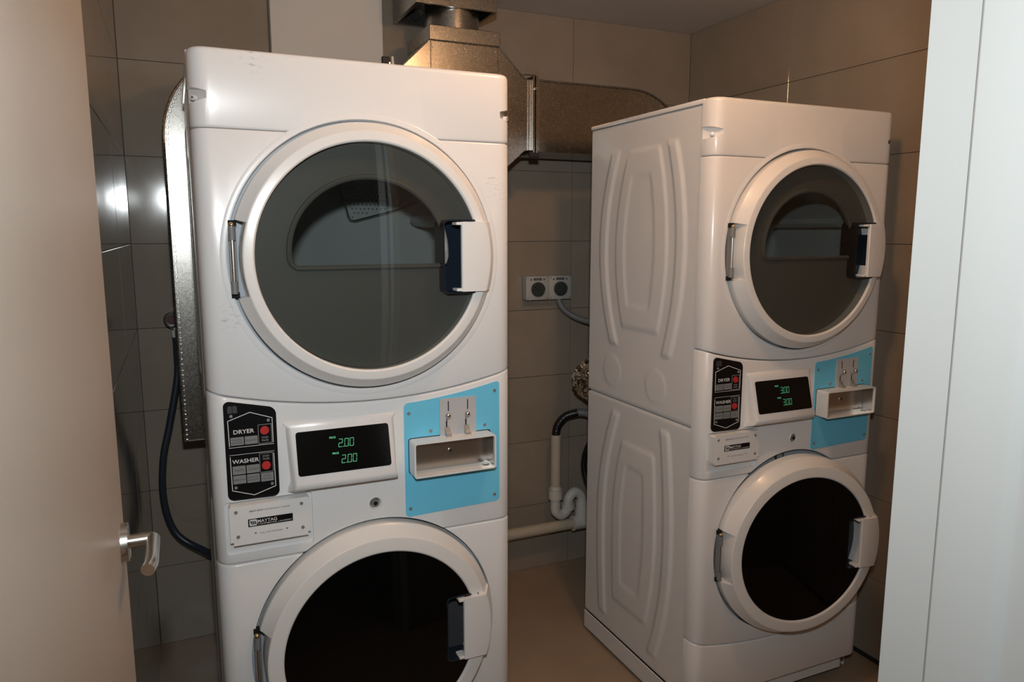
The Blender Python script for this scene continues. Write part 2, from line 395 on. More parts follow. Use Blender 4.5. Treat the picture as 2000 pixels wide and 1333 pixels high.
# ------------------------------------------------------------------ the stacked machines
H = 0.343
Z1, Z2M, Z2E, Z3, ZT, ZS, DEP = 1.684, 1.108, 1.155, 0.779, 1.837, 0.9225, 0.640
def seam2(x): return Z2M + (Z2E-Z2M)*(x/H)**2
def seam4(x): return 0.236 + 0.042*(x/H)**2
def profile():
    P = []; cw, cd, n = 0.040, 0.050, 10
    for i in range(n+1):
        t = PI/2*i/n; e = 0.82
        c, s = math.cos(t)**e, math.sin(t)**e
        P.append((-H+cw-cw*c, cd-cd*s))
    m = 40
    for i in range(1, m): P.append((-H+cw+(2*H-2*cw)*i/m, 0.0))
    P += [(-x, y) for x, y in reversed(P[:n+1])]
    out = []
    for i, (x, y) in enumerate(P):
        a = P[max(0, i-1)]; b = P[min(len(P)-1, i+1)]
        tx, ty = b[0]-a[0], b[1]-a[1]; l = math.hypot(tx, ty)
        out.append((x, y, ty/l, -tx/l))
    out[0] = (*P[0], -1, 0); out[-1] = (*P[-1], 1, 0)
    return out
PROF = profile()
LIP = [(0.0, 0.0045), (0.0008, 0.0025), (0.0022, 0.0008), (0.0045, 0.0)]
def front_panel(zlo, zhi, lo=LIP, hi=LIP, thick=0.016, ybase=0.0):
    bm = bmesh.new(); outer, inner = [], []
    rows = [('l', d, i) for d, i in lo] + [('h', d, i) for d, i in reversed(hi)]
    for side, d, ins in rows:
        ro, ri = [], []
        for x, y, nx, ny in PROF:
            z = zlo(x)+d if side == 'l' else zhi(x)-d
            ro.append(bm.verts.new((x-nx*ins, y-ny*ins+ybase, z)))
            ri.append(bm.verts.new((x-nx*thick, max(y-ny*thick, y+0.002)+ybase if abs(nx) < 0.9 else y+ybase, z)))
        outer.append(ro); inner.append(ri)
    R_, K = len(rows), len(PROF)
    for i in range(R_-1):
        for j in range(K-1):
            bm.faces.new((outer[i][j], outer[i][j+1], outer[i+1][j+1], outer[i+1][j]))
            bm.faces.new((inner[i][j], inner[i+1][j], inner[i+1][j+1], inner[i][j+1]))
        for j in (0, K-1): bm.faces.new((outer[i][j], outer[i+1][j], inner[i+1][j], inner[i][j]))
    for i in (0, R_-1):
        for j in range(K-1): bm.faces.new((outer[i][j], inner[i][j], inner[i][j+1], outer[i][j+1]))
    return bm
def ycyl(x, z, r, y0=-0.1, y1=0.1, n=128): return cyl((x, y0, z), (x, y1, z), r, None, n)

DZ, DR, DG = 1.427, 0.283, 0.240      # dryer door: centre height, ring radius, glass radius
WZ, WR, WG = 0.547, 0.277, 0.222      # washer door

def ring_mesh(R, G, notch, depth):
    """door ring about the origin; notch = half angle of the hinge cut-out on the left"""
    prof = [(R, 0.014), (R, -0.013), (R-0.0012, -0.0165), (R-0.004, -0.0195), (R-0.0200, -depth+0.0022), (R-0.0222, -depth+0.0005), (R-0.0245, -depth), (G+0.004, -depth-0.001), (G+0.001, -depth+0.001), (G, -depth+0.004), (G, 0.014)]
    n = 144; angs = sorted([2*PI*i/n for i in range(n)] + [PI-notch-1e-4, PI-notch+1e-4, PI+notch-1e-4, PI+notch+1e-4])
    def fn(a, r, y):
        if abs(a-PI) < notch: return (min(r, R-0.017), y)
        return (r, y)
    return lathe(prof, 0, 0, 0, True, (angs, fn))
def door(parent, name, cz, R, G, depth, smoked):
    """a round door hinged at its left edge; everything is set out from the hinge line"""
    hx = -R-0.002
    def sh(bm): bm.transform(Matrix.Translation((R+0.002, 0, 0))); return bm
    notch = math.asin(0.079/R)
    d = obj(name, sh(ring_mesh(R, G, notch, depth)), 'door_plastic', parent, (hx, 0, cz), angle=17)
    hz = 0.077
    # glass with a cut for the finger pocket
    gp = [(0.0, -depth+0.0015-0.006), (G*0.5, -depth-0.003), (G*0.85, -depth+0.001), (G-0.001, -depth+0.004), (G-0.001, -depth+0.009), (G*0.85, -depth+0.006), (G*0.5, -depth+0.002), (0.0, -depth)]
    g = lathe(gp, 0, 0, 128, True)
    px0, px1 = R-0.128, R-0.045
    g = boolean(g, [prism(rrect(px0, px1, -hz-0.004, hz+0.004, 0.012), -0.2, 0.2)])
    # boolean may drop the part of the disc behind the handle; keep what is left
    gl = obj('door_glass', sh(g), 'smoked_glass' if smoked else 'black_glass', d, angle=50)
    tag(gl, 'smoked round door glass' if smoked else 'black round door glass')
    po = prism(rrect(px0-0.001, px1+0.001, -hz-0.005, hz+0.005, 0.012), -depth-0.0005, 0.012)
    po = boolean(po, [prism(rrect(px0+0.0025, px1-0.0025, -hz-0.0015, hz+0.0015, 0.010), -depth-0.02, 0.008)])
    obj('handle_pocket', sh(po), 'navy_pocket', d)
    # handle: a grip whose outer edge follows the ring
    bm = bmesh.new(); secs = []; n = 14; xi = R-0.089
    for i in range(n+1):
        z = -hz+2*hz*i/n
        e = lambda r: math.sqrt(max(r*r-z*z, 0))
        sec = [(xi, -depth-0.010), (xi+0.002, -depth-0.012), (e(R-0.022)-0.003, -depth-0.012), (e(R-0.020), -depth-0.010), (e(R+0.001), -0.020), (e(R+0.0015), -0.008), (xi+0.045, -0.008), (xi+0.041, -depth-0.001), (xi+0.001, -depth-0.002), (xi, -depth-0.003)]
        secs.append([bm.verts.new((x, y, z)) for x, y in sec])
    for i in range(n):
        A, B = secs[i], secs[i+1]; k = len(A)
        for j in range(k): bm.faces.new((A[j], A[(j+1) % k], B[(j+1) % k], B[j]))
    bm.faces.new(secs[0]); bm.faces.new(secs[-1])
    for s in (-1, 1): merge(bm, box(xi-0.012, xi+0.006, -depth-0.010, -depth+0.020, s*(hz-0.004)-0.0032, s*(hz-0.004)+0.0032, 0.001, 1))
    obj('handle', sh(bm), 'white_plastic', d)
    # hinge in the notch
    hb = obj('hinge', box(0.001, 0.0155, -0.002, 0.010, -0.066, 0.066), 'grey_hose', d)
    for zz in (-0.0725, 0.0725): obj('hinge_gap', box(0.0008, 0.0165, -0.006, 0.010, zz-0.0055, zz+0.0055), 'void', d)
    pn = cyl((0.0065, -0.016, -0.062), (0.0065, -0.016, 0.066), 0.0042, None, 14)
    obj('hinge_pin', pn, 'steel', d)
    for zz in (-0.056, 0.052): obj('hinge_knuckle', cyl((0.0065, -0.016, zz-0.012), (0.0065, -0.016, zz+0.012), 0.0068, None, 16, 0.001), 'grey_hose', d)
    obj('hinge_screw', sphere((0.0065, -0.016, 0.069), 0.0055, 12), 'brass', d)
    if smoked:
        # inner lining of the door with its D-shaped window
        xa, zb, ra = 0.170, -0.020, 0.185
        out = []
        for i in range(41):
            t = PI*i/40; out.append((xa*math.cos(t), 0.012+0.158*math.sin(t)))
        out += [(-xa, 0.0), (-xa+0.004, -0.012), (-xa+0.014, -0.020), (xa-0.014, -0.020), (xa-0.004, -0.012), (xa, 0.0)]
        disc = lathe([(0.0, -0.016), (G-0.001, -0.016), (G-0.001, -0.004), (0.0, -0.004)], 0, 0, 96)
        disc = boolean(disc, [prism(out, -0.1, 0.1), prism(rrect(px0-0.0012, px1+0.0012, -hz-0.0052, hz+0.0052, 0.012), -0.2, 0.2)])
        inn = obj('inner_lining', sh(disc), 'inner_panel', d)
        # rounded lip round the window
        path = [(x, -0.017, z) for x, z in out]
        lp = tube([*path, path[0]], 0.006, 8, 0)
        obj('window_lip', sh(lp), 'inner_panel', d)
    else:
        obj('inner_lining', sh(lathe([(0.0, 0.004), (G+0.02, 0.004), (G+0.02, 0.014), (0.0, 0.014)], 0, 0, 64)), 'rubber', d)
    return d

def digits(parent, s, cx, cz, y, slope, m='led'):
    """seven-segment figures standing on the tilted screen: y(z) = y + slope*(z-cz)"""
    seg = {'2': 'abged', '3': 'abgcd', '0': 'abcdef'}
    w, h, t, gap = 0.0088, 0.0172, 0.00105, 0.0026
    chars = [c for c in s]; x = cx
    bm = bmesh.new()
    def quad(x0, x1, z0, z1):
        vs = []
        for a, b in ((x0, z0), (x1, z0), (x1, z1), (x0, z1)):
            vs.append(bm.verts.new((a+0.10*(b-cz), y+slope*(b-cz)-0.0004, b)))
        bm.faces.new(vs)
    for c in chars:
        if c == '.': quad(x-0.0012, x+0.0006, cz-h/2, cz-h/2+t*1.2); x += 0.0016; continue
        z0, z1, zm = cz-h/2, cz+h/2, cz; e = 0.0006
        for q in seg[c]:
            if q == 'a': quad(x+e, x+w-e, z1-t, z1)
            if q == 'g': quad(x+e, x+w-e, zm-t/2, zm+t/2)
            if q == 'd': quad(x+e, x+w-e, z0, z0+t)
            if q == 'b': quad(x+w-t, x+w, zm+e, z1-e)
            if q == 'c': quad(x+w-t, x+w, z0+e, zm-e)
            if q == 'f': quad(x, x+t, zm+e, z1-e)
            if q == 'e': quad(x, x+t, z0+e, zm-e)
        x += w+gap
    return obj('price_digits', bm, m, parent)

def side_height(y, z):
    """pressed ribs of the steel side sheet (metres out from the sheet)"""
    def ss(a, b, v):
        t = min(1, max(0, (v-a)/(b-a))); return t*t*(3-2*t)
    def band(d, w, soft=0.012): return 1-ss(w-soft/2, w+soft/2, abs(d))
    h = 0.0
    up = z > ZS
    if up: zc, yl, yr, k1, k2, z0, z1 = 1.43, 0.553, 0.130, 0.75, 0.55, 1.105, 1.745
    else:  zc, yl, yr, k1, k2, z0, z1 = 0.50, 0.540, 0.148, 0.42, 0.33, 0.125, 0.885
    q = (z-zc)
    if not up:
        k1 = 0.60 if q > 0 else 0.16; k2 = 0.22 if q > 0 else 0.50
    cl = yl - k1*q*q; cr = yr + k2*q*q
    lip = 0.022
    wz = ss(z0-0.004, z0+0.016, z)*(1-ss(z1-0.016, z1+0.004, z))
    h += 0.0050*band(y-cl, lip, 0.018)*wz
    h += 0.0050*band(y-cr, lip, 0.018)*wz
    # inner field: a raised frame with a flat middle
    i0, i1 = (cr+0.058, cl-0.070)
    za, zb_ = (1.165, 1.742) if up else (0.205, 0.80)
    inn = ss(i0, i0+0.014, y)*(1-ss(i1-0.014, i1, y))*ss(za, za+0.02, z)*(1-ss(zb_-0.02, zb_, z))
    h += 0.0038*inn
    j0, j1 = i0+0.062, i1-0.050
    zc_, zd = (za+0.07, zb_-0.075)
    mid = ss(j0, j0+0.022, y)*(1-ss(j1-0.018, j1, y))*ss(zc_, zc_+0.025, z)*(1-ss(zd-0.025, zd, z))
    h -= 0.0028*mid
    for cy, cz in ((0.485, 1.017), (0.235, 1.010)):
        d = math.hypot(y-cy, z-cz)
        h += 0.0016*(1-ss(0.050, 0.057, d))
    return h
def side_sheet(z0, z1, sgn, fine):
    bm = bmesh.new(); y0, y1 = 0.0525, DEP
    ny, nz = (int((y1-y0)/0.0055), int((z1-z0)/0.0065)) if fine else (30, 40)
    G = []
    for i in range(nz+1):
        row = []
        for j in range(ny+1):
            y = y0+(y1-y0)*j/ny; z = z0+(z1-z0)*i/nz
            e = 0.003 if i in (0, nz) else 0.0
            row.append(bm.verts.new((sgn*(H-0.004+side_height(y, z)-e), y, z)))
        G.append(row)
    for i in range(nz):
        for j in range(ny): bm.faces.new((G[i][j], G[i][j+1], G[i+1][j+1], G[i+1][j]))
    # folded-in returns so that the sheet has thickness
    per = [G[0][j] for j in range(ny+1)] + [G[i][ny] for i in range(1, nz+1)] + [G[nz][j] for j in range(ny-1, -1, -1)] + [G[i][0] for i in range(nz-1, 0, -1)]
    back = [bm.verts.new((sgn*(H-0.016), v.co.y, v.co.z)) for v in per]
    n = len(per)
    for i in range(n): bm.faces.new((per[i], per[(i+1) % n], back[(i+1) % n], back[i]))
    return bm

def build_machine():
    t = empty('stacked_washer_dryer')
    wedge = lambda s: _wedge(s)
    def _wedge(s):
        bm = bmesh.new()
        V = [bm.verts.new((s*x, y, z)) for x, y, z in ((-0.375, 0.106, 1.770), (-0.375, -0.06, 1.770), (-0.306, -0.006, 1.752), (-0.375, 0.106, 1.719), (-0.375, -0.06, 1.719), (-0.306, -0.006, 1.741))]
        for f in ((0, 1, 2), (3, 5, 4), (0, 2, 5, 3), (1, 0, 3, 4), (2, 1, 4, 5)): bm.faces.new([V[i] for i in f])
        return bm
    # casing
    top_hi = [(0.0, 0.010), (0.0012, 0.006), (0.0035, 0.0027), (0.007, 0.0008), (0.012, 0.0)]
    HOLE_D, HOLE_W = DR+0.0065, WR+0.0075
    tp = front_panel(lambda x: Z1+0.0006, lambda x: ZT, LIP, top_hi)
    tp = boolean(tp, [ycyl(0, DZ, HOLE_D), wedge(-1) if False else wedge(1), wedge(-1)])
    obj('top_panel', tp, 'enamel', t)
    dp = boolean(front_panel(lambda x: seam2(x)+0.0012, lambda x: Z1-0.0006), [ycyl(0, DZ, HOLE_D)])
    obj('dryer_front_panel', dp, 'enamel', t)
    cp = front_panel(lambda x: Z3+0.0010, lambda x: seam2(x)-0.0012)
    cp = boolean(cp, [ycyl(0, WZ, HOLE_W), prism(rrect(-0.322, -0.142, 0.800, 0.918, 0.008), -0.05, 0.009), ycyl(-0.002, 0.869, 0.0135, n=40)])
    co = obj('control_panel', cp, 'enamel', t)
    wp_ = boolean(front_panel(lambda x: seam4(x)+0.0012, lambda x: Z3-0.0010), [ycyl(0, WZ, HOLE_W)])
    obj('washer_front_panel', wp_, 'enamel', t)
    obj('toe_panel', front_panel(lambda x: 0.086, lambda x: seam4(x)-0.0012), 'enamel', t)
    obj('kick_plate', box(-0.300, 0.296, 0.028, 0.045, 0.030, 0.100, 0.002, 1), 'enamel', t)
    # door surround bead, standing just proud of the panels
    obj('door_surround', lathe([(HOLE_D, 0.004), (HOLE_D, 0.0010), (HOLE_D+0.0015, -0.0010), (HOLE_D+0.010, -0.0014), (HOLE_D+0.014, 0.0004), (HOLE_D+0.014, 0.004)], 0, DZ, 128), 'enamel', t)
    # corner fixings at both upper corners
    for s in (1, -1):
        b = obj('corner_fixing', cyl((s*-0.3300, 0.022, 1.741), (s*-0.3345, 0.0155, 1.741), 0.0062, 0.0052, 16), 'white_plastic', t)
        obj('screw', cyl((s*-0.3340, 0.0163, 1.741), (s*-0.3355, 0.0142, 1.741), 0.0030, None, 12), 'screw_steel', b)
    for s in (-1, 1):
        obj('side_panel', side_sheet(ZS+0.0015, ZT-0.015, s, True), 'enamel', t, angle=60)
        obj('side_panel', side_sheet(0.080, ZS-0.0015, s, True), 'enamel', t, angle=60)
        obj('base_rail', box(s*H-0.004 if s > 0 else -H, s*H if s > 0 else -H+0.004, 0.0525, DEP, 0.012, 0.078, 0.001, 1), 'enamel', t)
    lid = box(-H, H, 0.045, DEP+0.004, ZT-0.0135, ZT-0.0005, 0.003, 2)
    obj('lid', lid, 'enamel', t)
    obj('back_panel', box(-H+0.006, H-0.006, DEP-0.012, DEP, 0.012, ZT-0.014), 'galvanised', t)
    obj('floor_pan', box(-H+0.006, H-0.006, 0.05, DEP-0.013, 0.03, 0.04), 'galvanised', t)
    for sx in (-1, 1):
        for y in (0.09, DEP-0.06):
            obj('foot', cyl((sx*0.29, y, 0.0), (sx*0.29, y, 0.032), 0.022, 0.016, 18), 'rubber', t)
    # dryer opening and drum
    obj('dryer_recess', lathe([(HOLE_D+0.003, 0.012), (HOLE_D+0.003, 0.030), (0.22, 0.030), (0.22, 0.022), (HOLE_D-0.0015, 0.022), (HOLE_D-0.0015, 0.012)], 0, DZ, 96), 'grey_recess', t)
    obj('dryer_drum', lathe([(0.222, 0.030), (0.322, 0.060), (0.324, 0.46), (0.20, 0.485), (0.0, 0.487), (0.0, 0.489), (0.20, 0.487), (0.326, 0.462), (0.326, 0.058), (0.222, 0.028)], 0, DZ, 96), 'drum', t)
    # perforated outlet grille on the drum's back, with its raised frame
    gp = [(0.012, 1.70), (0.030, 1.628), (0.057, 1.522), (0.062, 1.513), (0.074, 1.511), (0.205, 1.545), (0.262, 1.568), (0.262, 1.70)]
    gr = obj('outlet_grille', prism(gp, 0.470, 0.478), 'drum', t)
    tag(gr, 'dimpled outlet grille at the back of the drum')
    gb = tube([(x, 0.469, z) for x, z in gp+[gp[0]]], 0.0035, 8, 0)
    obj('grille_frame', gb, 'steel', gr)
    dm = bmesh.new()
    for i in range(18):
        for j in range(11):
            x = 0.045+i*0.0115+(0.0057 if j % 2 else 0); z = 1.522+j*0.0115
            if x > 0.253 or z < 1.522+0.26*(x-0.074) or x < 0.068-0.26*(z-1.52): continue
            q = cyl((x, 0.471, z), (x, 0.4675, z), 0.0036, 0.0020, 6); merge(dm, q)
    o = obj('grille_dimples', dm, 'steel', gr); o['kind'] = 'stuff'
    for a in (20, 140, 262):
        ca, sa = math.cos(math.radians(a)), math.sin(math.radians(a)); nx, nz = -sa, ca
        pts = []
        for r, wd in ((0.322, 0.045), (0.285, 0.032), (0.245, 0.014), (0.238, 0.0), (0.245, -0.014), (0.285, -0.032), (0.322, -0.045)):
            pts.append((r*ca+wd*nx, DZ+r*sa+wd*nz))
        obj('drum_baffle', prism(pts, 0.10, 0.44), 'drum', t)
    # washer opening
    obj('washer_recess', lathe([(HOLE_W+0.003, 0.008), (HOLE_W+0.003, 0.034), (0.19, 0.034), (0.19, 0.028), (HOLE_W-0.001, 0.026), (HOLE_W-0.001, 0.008)], 0, WZ, 96), 'grey_recess', t)
    obj('door_gasket', lathe([(0.215, 0.026), (0.205, 0.010), (0.190, 0.008), (0.180, 0.030), (0.185, 0.06), (0.205, 0.06)], 0, WZ, 72), 'rubber', t)
    obj('washer_drum', lathe([(0.19, 0.05), (0.26, 0.07), (0.262, 0.45), (0.0, 0.47), (0.0, 0.474), (0.266, 0.454), (0.264, 0.066), (0.19, 0.046)], 0, WZ, 72), 'steel', t)
    em = obj('recess_badge', cyl((-0.030, 0.0255, WZ+0.262), (-0.030, 0.022, WZ+0.262), 0.017, None, 28), 'dark_print', t)
    obj('badge_face', cyl((-0.030, 0.0222, WZ+0.262), (-0.030, 0.0212, WZ+0.262), 0.011, None, 24), 'grey_print', em)
    # doors
    door(t, 'dryer_door', DZ, DR, DG, 0.045, True)
    wd = door(t, 'washer_door', WZ, WR, WG, 0.052, False)
    # ---- black button plate
    pl = [(x, z-0.22*(x+0.3135) if z > 1.05 else z+0.02*(-0.26-x)) for x, z in rrect(-0.3135, -0.2095, 0.9205, 1.1375, 0.014, 8)]
    bp = obj('button_plate', prism(pl, -0.0022, 0.001), 'black_print', t)
    tag(bp, 'black control plate with red stop buttons')
    yb = -0.0026
    def line(pts, wdt, m='white_print', name='outline'):
        bm = bmesh.new()
        for (x0, z0), (x1, z1) in zip(pts[:-1], pts[1:]):
            dx, dz = x1-x0, z1-z0; l = math.hypot(dx, dz); ux, uz = dx/l, dz/l; px, pz = -uz*wdt/2, ux*wdt/2
            e = wdt/2
            merge(bm, prism([(x0-ux*e+px, z0-uz*e+pz), (x1+ux*e+px, z1+uz*e+pz), (x1+ux*e-px, z1+uz*e-pz), (x0-ux*e-px, z0-uz*e-pz)], yb, yb+0.001))
        return obj(name, bm, m, bp)
    line([(-0.305, 1.040), (-0.306, 1.094), (-0.262, 1.109), (-0.218, 1.093), (-0.218, 1.040)], 0.0014)
    line([(-0.306, 1.0365), (-0.217, 1.0365)], 0.0009)
    line([(-0.306, 1.0205), (-0.217, 1.0205)], 0.0007)
    line([(-0.305, 1.016), (-0.304, 0.944), (-0.261, 0.929), (-0.217, 0.943), (-0.218, 1.016)], 0.0014)
    line([(-0.247, 1.0395), (-0.247, 1.080), (-0.2205, 1.080), (-0.2205, 1.0395), (-0.247, 1.0395)], 0.0008, 'grey_print')
    line([(-0.247, 0.9765), (-0.247, 1.0175), (-0.2205, 1.0175), (-0.2205, 0.9765), (-0.247, 0.9765)], 0.0008, 'grey_print')
    text('dryer_lettering', 'DRYER', -0.2755, 1.0695, 0.041, 0.0088, yb-0.0006, 'white_print', bp, 0.012)
    text('washer_lettering', 'WASHER', -0.275, 1.006, 0.053, 0.0088, yb-0.0006, 'white_print', bp, 0.012)
    for z, zt in ((1.0672, 1.0492), (0.9905, 1.0085)):
        b = obj('stop_button', cyl((-0.2343, -0.0015, z), (-0.2343, -0.0042, z), 0.0094, 0.0088, 32), 'red_button', bp)
        tag(b, 'red stop button')
        text('stop_lettering', 'STOP/', -0.234, zt+0.0028, 0.0135, 0.0042, yb-0.0006, 'grey_print', bp)
        text('stop_lettering', 'PAUSE', -0.234, zt-0.0032, 0.0135, 0.0042, yb-0.0006, 'grey_print', bp)
    def key(x0, x1, z0, z1, lines):
        k = obj('cycle_key', prism(rrect(x0, x1, z0, z1, 0.0008, 2), -0.0032, -0.001), 'key_grey', bp)
        for i, s in enumerate(lines):
            zc = (z0+z1)/2 + (0 if len(lines) == 1 else (0.0031 if i == 0 else -0.0031))
            text('key_lettering', s, (x0+x1)/2, zc, min(0.0215, 0.0031*len(s)), 0.0038, -0.0036, 'dark_print', bp)
    key(-0.3025, -0.2765, 1.0410, 1.0580, ['WHITES', '& COLORS']); key(-0.2745, -0.2490, 1.0410, 1.0580, ['DELICATES'])
    key(-0.3015, -0.2760, 0.9780, 0.9960, ['WHITES']); key(-0.2740, -0.2485, 0.9780, 0.9955, ['COLORS'])
    key(-0.3015, -0.2760, 0.9575, 0.9755, ['BRIGHTS']); key(-0.2740, -0.2485, 0.9570, 0.9752, ['DELICATES', '& KNITS']); key(-0.2460, -0.2205, 0.9560, 0.9745, ['QUICK', 'CYCLE'])
    for x, z in ((-0.299, 1.104), (-0.226, 1.0885), (-0.297, 0.9495), (-0.224, 0.949)): screw(bp, x, -0.002, z, 0.0038)
    # open-book sign
    bm = merge(prism([(-0.3055, 1.110), (-0.3055, 1.122), (-0.302, 1.126), (-0.2965, 1.1245), (-0.2965, 1.110)], yb, yb+0.001), prism([(-0.2955, 1.110), (-0.2955, 1.1245), (-0.290, 1.126), (-0.2865, 1.122), (-0.2865, 1.110)], yb, yb+0.001))
    ob_ = obj('book_sign', bm, 'dark_print', bp)
    # ---- display: a wedge that leans back, standing further out at its foot
    b = bmesh.new()
    rows = [(1.083, 0.001, -0.196, 0.048), (1.0745, -0.008, -0.191, 0.0435), (1.066, -0.0105, -0.186, 0.039), (0.950, -0.0405, -0.180, 0.0395), (0.942, -0.040, -0.182, 0.041), (0.934, -0.033, -0.186, 0.044), (0.924, 0.001, -0.193, 0.052)]
    ring = []
    for z, y, x0, x1 in rows:
        f = 0.004 if y < 0 else 0.0
        ring.append([b.verts.new(p) for p in ((x0-f*1.6, 0.003, z), (x0-f*0.9, y*0.55, z), (x0, y+0.0025 if y < 0 else y, z), (x0+0.005, y, z), (x1-0.005, y, z), (x1, y+0.0025 if y < 0 else y, z), (x1+f*0.9, y*0.55, z), (x1+f*1.6, 0.003, z))])
    for i in range(len(ring)-1):
        for j in range(7): b.faces.new((ring[i][j], ring[i+1][j], ring[i+1][j+1], ring[i][j+1]))
        b.faces.new((ring[i][7], ring[i+1][7], ring[i+1][0], ring[i][0]))
    b.faces.new(ring[0]); b.faces.new(ring[-1])
    ds = obj('display', b, 'enamel', t, angle=50)
    SL = (0.0405-0.0105)/(1.066-0.950)          # dy/dz along the wedge face
    yf = lambda z: -0.0405 + SL*(z-0.950)
    def on_face(bm, off):
        for v in bm.verts: v.co.y += yf(v.co.z)-off
        return bm
    sc = on_face(prism(rrect(-0.1735, 0.0285, 0.9665, 1.0575, 0.006), -0.0010, 0.001), 0.0)
    so = obj('screen', sc, 'screen', ds)
    tag(so, 'black display showing two green prices')
    for zc, dx in ((1.0300, 0.0), (0.9965, 0.004)):
        tx = text('price_lettering', 'PRICE', -0.0965+dx, zc+0.0095, 0.0135, 0.0042, 0.0, 'led', so, 0.02)
        for v in tx.data.vertices: v.co.y = yf(v.co.z)-0.0016
    # ---- blue coin panel
    pts = rrect(0.069, 0.3055, 0.8235, 1.132, 0.010, 6)
    top = lambda x: seam2(x)-0.0155+0.0
    pp = []
    for x, z in pts:
        if z > 1.0:
            z = top(x)-(0.010-math.sqrt(max(0, 0.0001-max(0, 0.010-(x-0.069))**2)) if x < 0.079 else 0) - (0.010-math.sqrt(max(0, 0.0001-max(0, 0.010-(0.3055-x))**2)) if x > 0.2955 else 0)
        else: z = z+0.026*(x-0.069)
        pp.append((x, z))
    # add points along the curved top
    tl = [i for i, (x, z) in enumerate(pp) if z > 1.0]
    pp2 = []
    for i, (x, z) in enumerate(pp):
        pp2.append((x, z))
        if i == 6:
            for k in range(1, 12):
                xx = 0.2955+(0.079-0.2955)*k/12; pp2.append((xx, top(xx)))
    cpn = obj('coin_panel', prism(pp2, -0.0022, 0.002), 'blue_panel', t)
    tag(cpn, 'light blue coin panel')
    for x, z in ((0.080, 1.071), (0.293, 1.106), (0.132, 1.024), (0.267, 1.024), (0.080, 0.843), (0.292, 0.847)): screw(cpn, x, -0.0022, z, 0.0046)
    cpl = obj('coin_plate', prism([(0.154, 1.009), (0.2445, 1.009), (0.2445, 1.0978), (0.154, 1.0978)], -0.0045, -0.001), 'coin_plate', cpn)
    for x in (0.1750, 0.2230):
        obj('coin_slot', box(x-0.0011, x+0.0011, -0.0052, -0.004, 1.068, 1.0915), 'void', cpn)
        obj('lever_slot', box(x-0.0062, x-0.0032, -0.0052, -0.004, 1.022, 1.049), 'void', cpn)
        obj('coin_lever', tube([(x-0.0045, -0.006, 1.046), (x-0.0052, -0.014, 1.053), (x-0.0060, -0.019, 1.0595)], 0.0022, 10, 4), 'screw_steel', cpn)
        obj('lever_ball', sphere((x-0.0060, -0.0200, 1.0605), 0.0064, 20), 'brushed', cpn)
        br = prism([(-0.022, 1.010), (-0.004, 1.010), (-0.004, 1.030), (-0.008, 1.030), (-0.013, 1.020), (-0.022, 1.016)], x-0.0095, x+0.0020, 'x')
        obj('lever_bracket', br, 'screw_steel', cpn)
    # ---- coin return tray
    tr = prism(rrect(0.079, 0.2785, 0.9285, 1.0105, 0.006), -0.0465, -0.001)
    tr = boolean(tr, [prism(rrect(0.0825, 0.275, 0.932, 1.007, 0.004), -0.1, -0.003)])
    ty = obj('coin_tray', tr, 'white_plastic', t)
    tb = obj('tray_back', box(0.0825, 0.275, -0.0040, -0.0028, 0.932, 1.007), 'brushed', ty)
    obj('tray_liner', box(0.2735, 0.2749, -0.040, -0.0045, 0.934, 1.005), 'brushed', ty)
    lk = obj('tray_lock', cyl((0.1785, -0.0035, 0.9725), (0.1785, -0.0075, 0.9725), 0.0062, 0.0056, 24), 'steel', ty)
    obj('keyhole', cyl((0.1785, -0.0070, 0.9725), (0.1785, -0.0080, 0.9725), 0.0028, None, 14), 'void', lk)
    obj('tray_plug', cyl((0.262, -0.020, 0.9318), (0.262, -0.020, 0.9340), 0.0085, None, 20), 'black_print', ty)
    obj('tray_shadow_gap', prism(rrect(0.0775, 0.2825, 0.927, 1.012, 0.007), -0.0030, -0.001), 'void', ty)
    # ---- dispenser drawer
    obj('dispenser_pocket', prism(rrect(-0.323, -0.141, 0.799, 0.919, 0.008), 0.0085, 0.0115), 'enamel', t)
    dpts = [(-0.311, 0.9145), (-0.3145, 0.911), (-0.3145, 0.836), (-0.308, 0.836), (-0.308, 0.8285), (-0.156, 0.8285), (-0.156, 0.836), (-0.1505, 0.836), (-0.1505, 0.911), (-0.154, 0.9145)]
    dr = obj('dispenser_drawer', prism(dpts, -0.0195, 0.010), 'white_plastic', t)
    bmesh_edges = None
    for x, z in ((-0.301, 0.902), (-0.168, 0.9015), (-0.299, 0.848), (-0.167, 0.8475)): screw(dr, x, -0.0195, z, 0.0042)
    yd = -0.0199
    text('drawer_lettering', 'HEAVY DUTY', -0.2605, 0.9, 0.0285, 0.0036, yd, 'dark_print', dr, 0.03)
    text('drawer_lettering', 'HIGH EFFICIENCY WASHER', -0.2185, 0.9, 0.053, 0.0034, yd, 'faint_print', dr)
    bd = obj('badge', box(-0.278, -0.187, -0.0202, -0.019, 0.866, 0.883), 'black_print', dr)
    tag(bd, 'black name badge with white lettering')
    ye = -0.0207
    obj('badge_logo', prism(rrect(-0.2755, -0.2605, 0.868, 0.8815, 0.002), -0.0206, -0.019), 'white_print', dr)
    lg = bmesh.new()
    for k in range(3):
        x = -0.2733+k*0.0036
        merge(lg, prism([(x, 0.8785), (x+0.0022, 0.8785), (x+0.0048, 0.8705), (x+0.0026, 0.8705)], -0.0210, -0.020))
    merge(lg, prism([(-0.2735, 0.8705), (-0.2725, 0.8785), (-0.2740, 0.8785)], -0.0210, -0.020))
    obj('logo_bars', lg, 'black_print', dr)
    text('badge_lettering', 'MAYTAG', -0.2395, 0.8765, 0.0395, 0.0072, ye, 'white_print', dr, 0.008)
    text('badge_lettering', 'COMMERCIAL LAUNDRY', -0.2235, 0.8700, 0.0700, 0.0029, ye, 'white_print', dr)
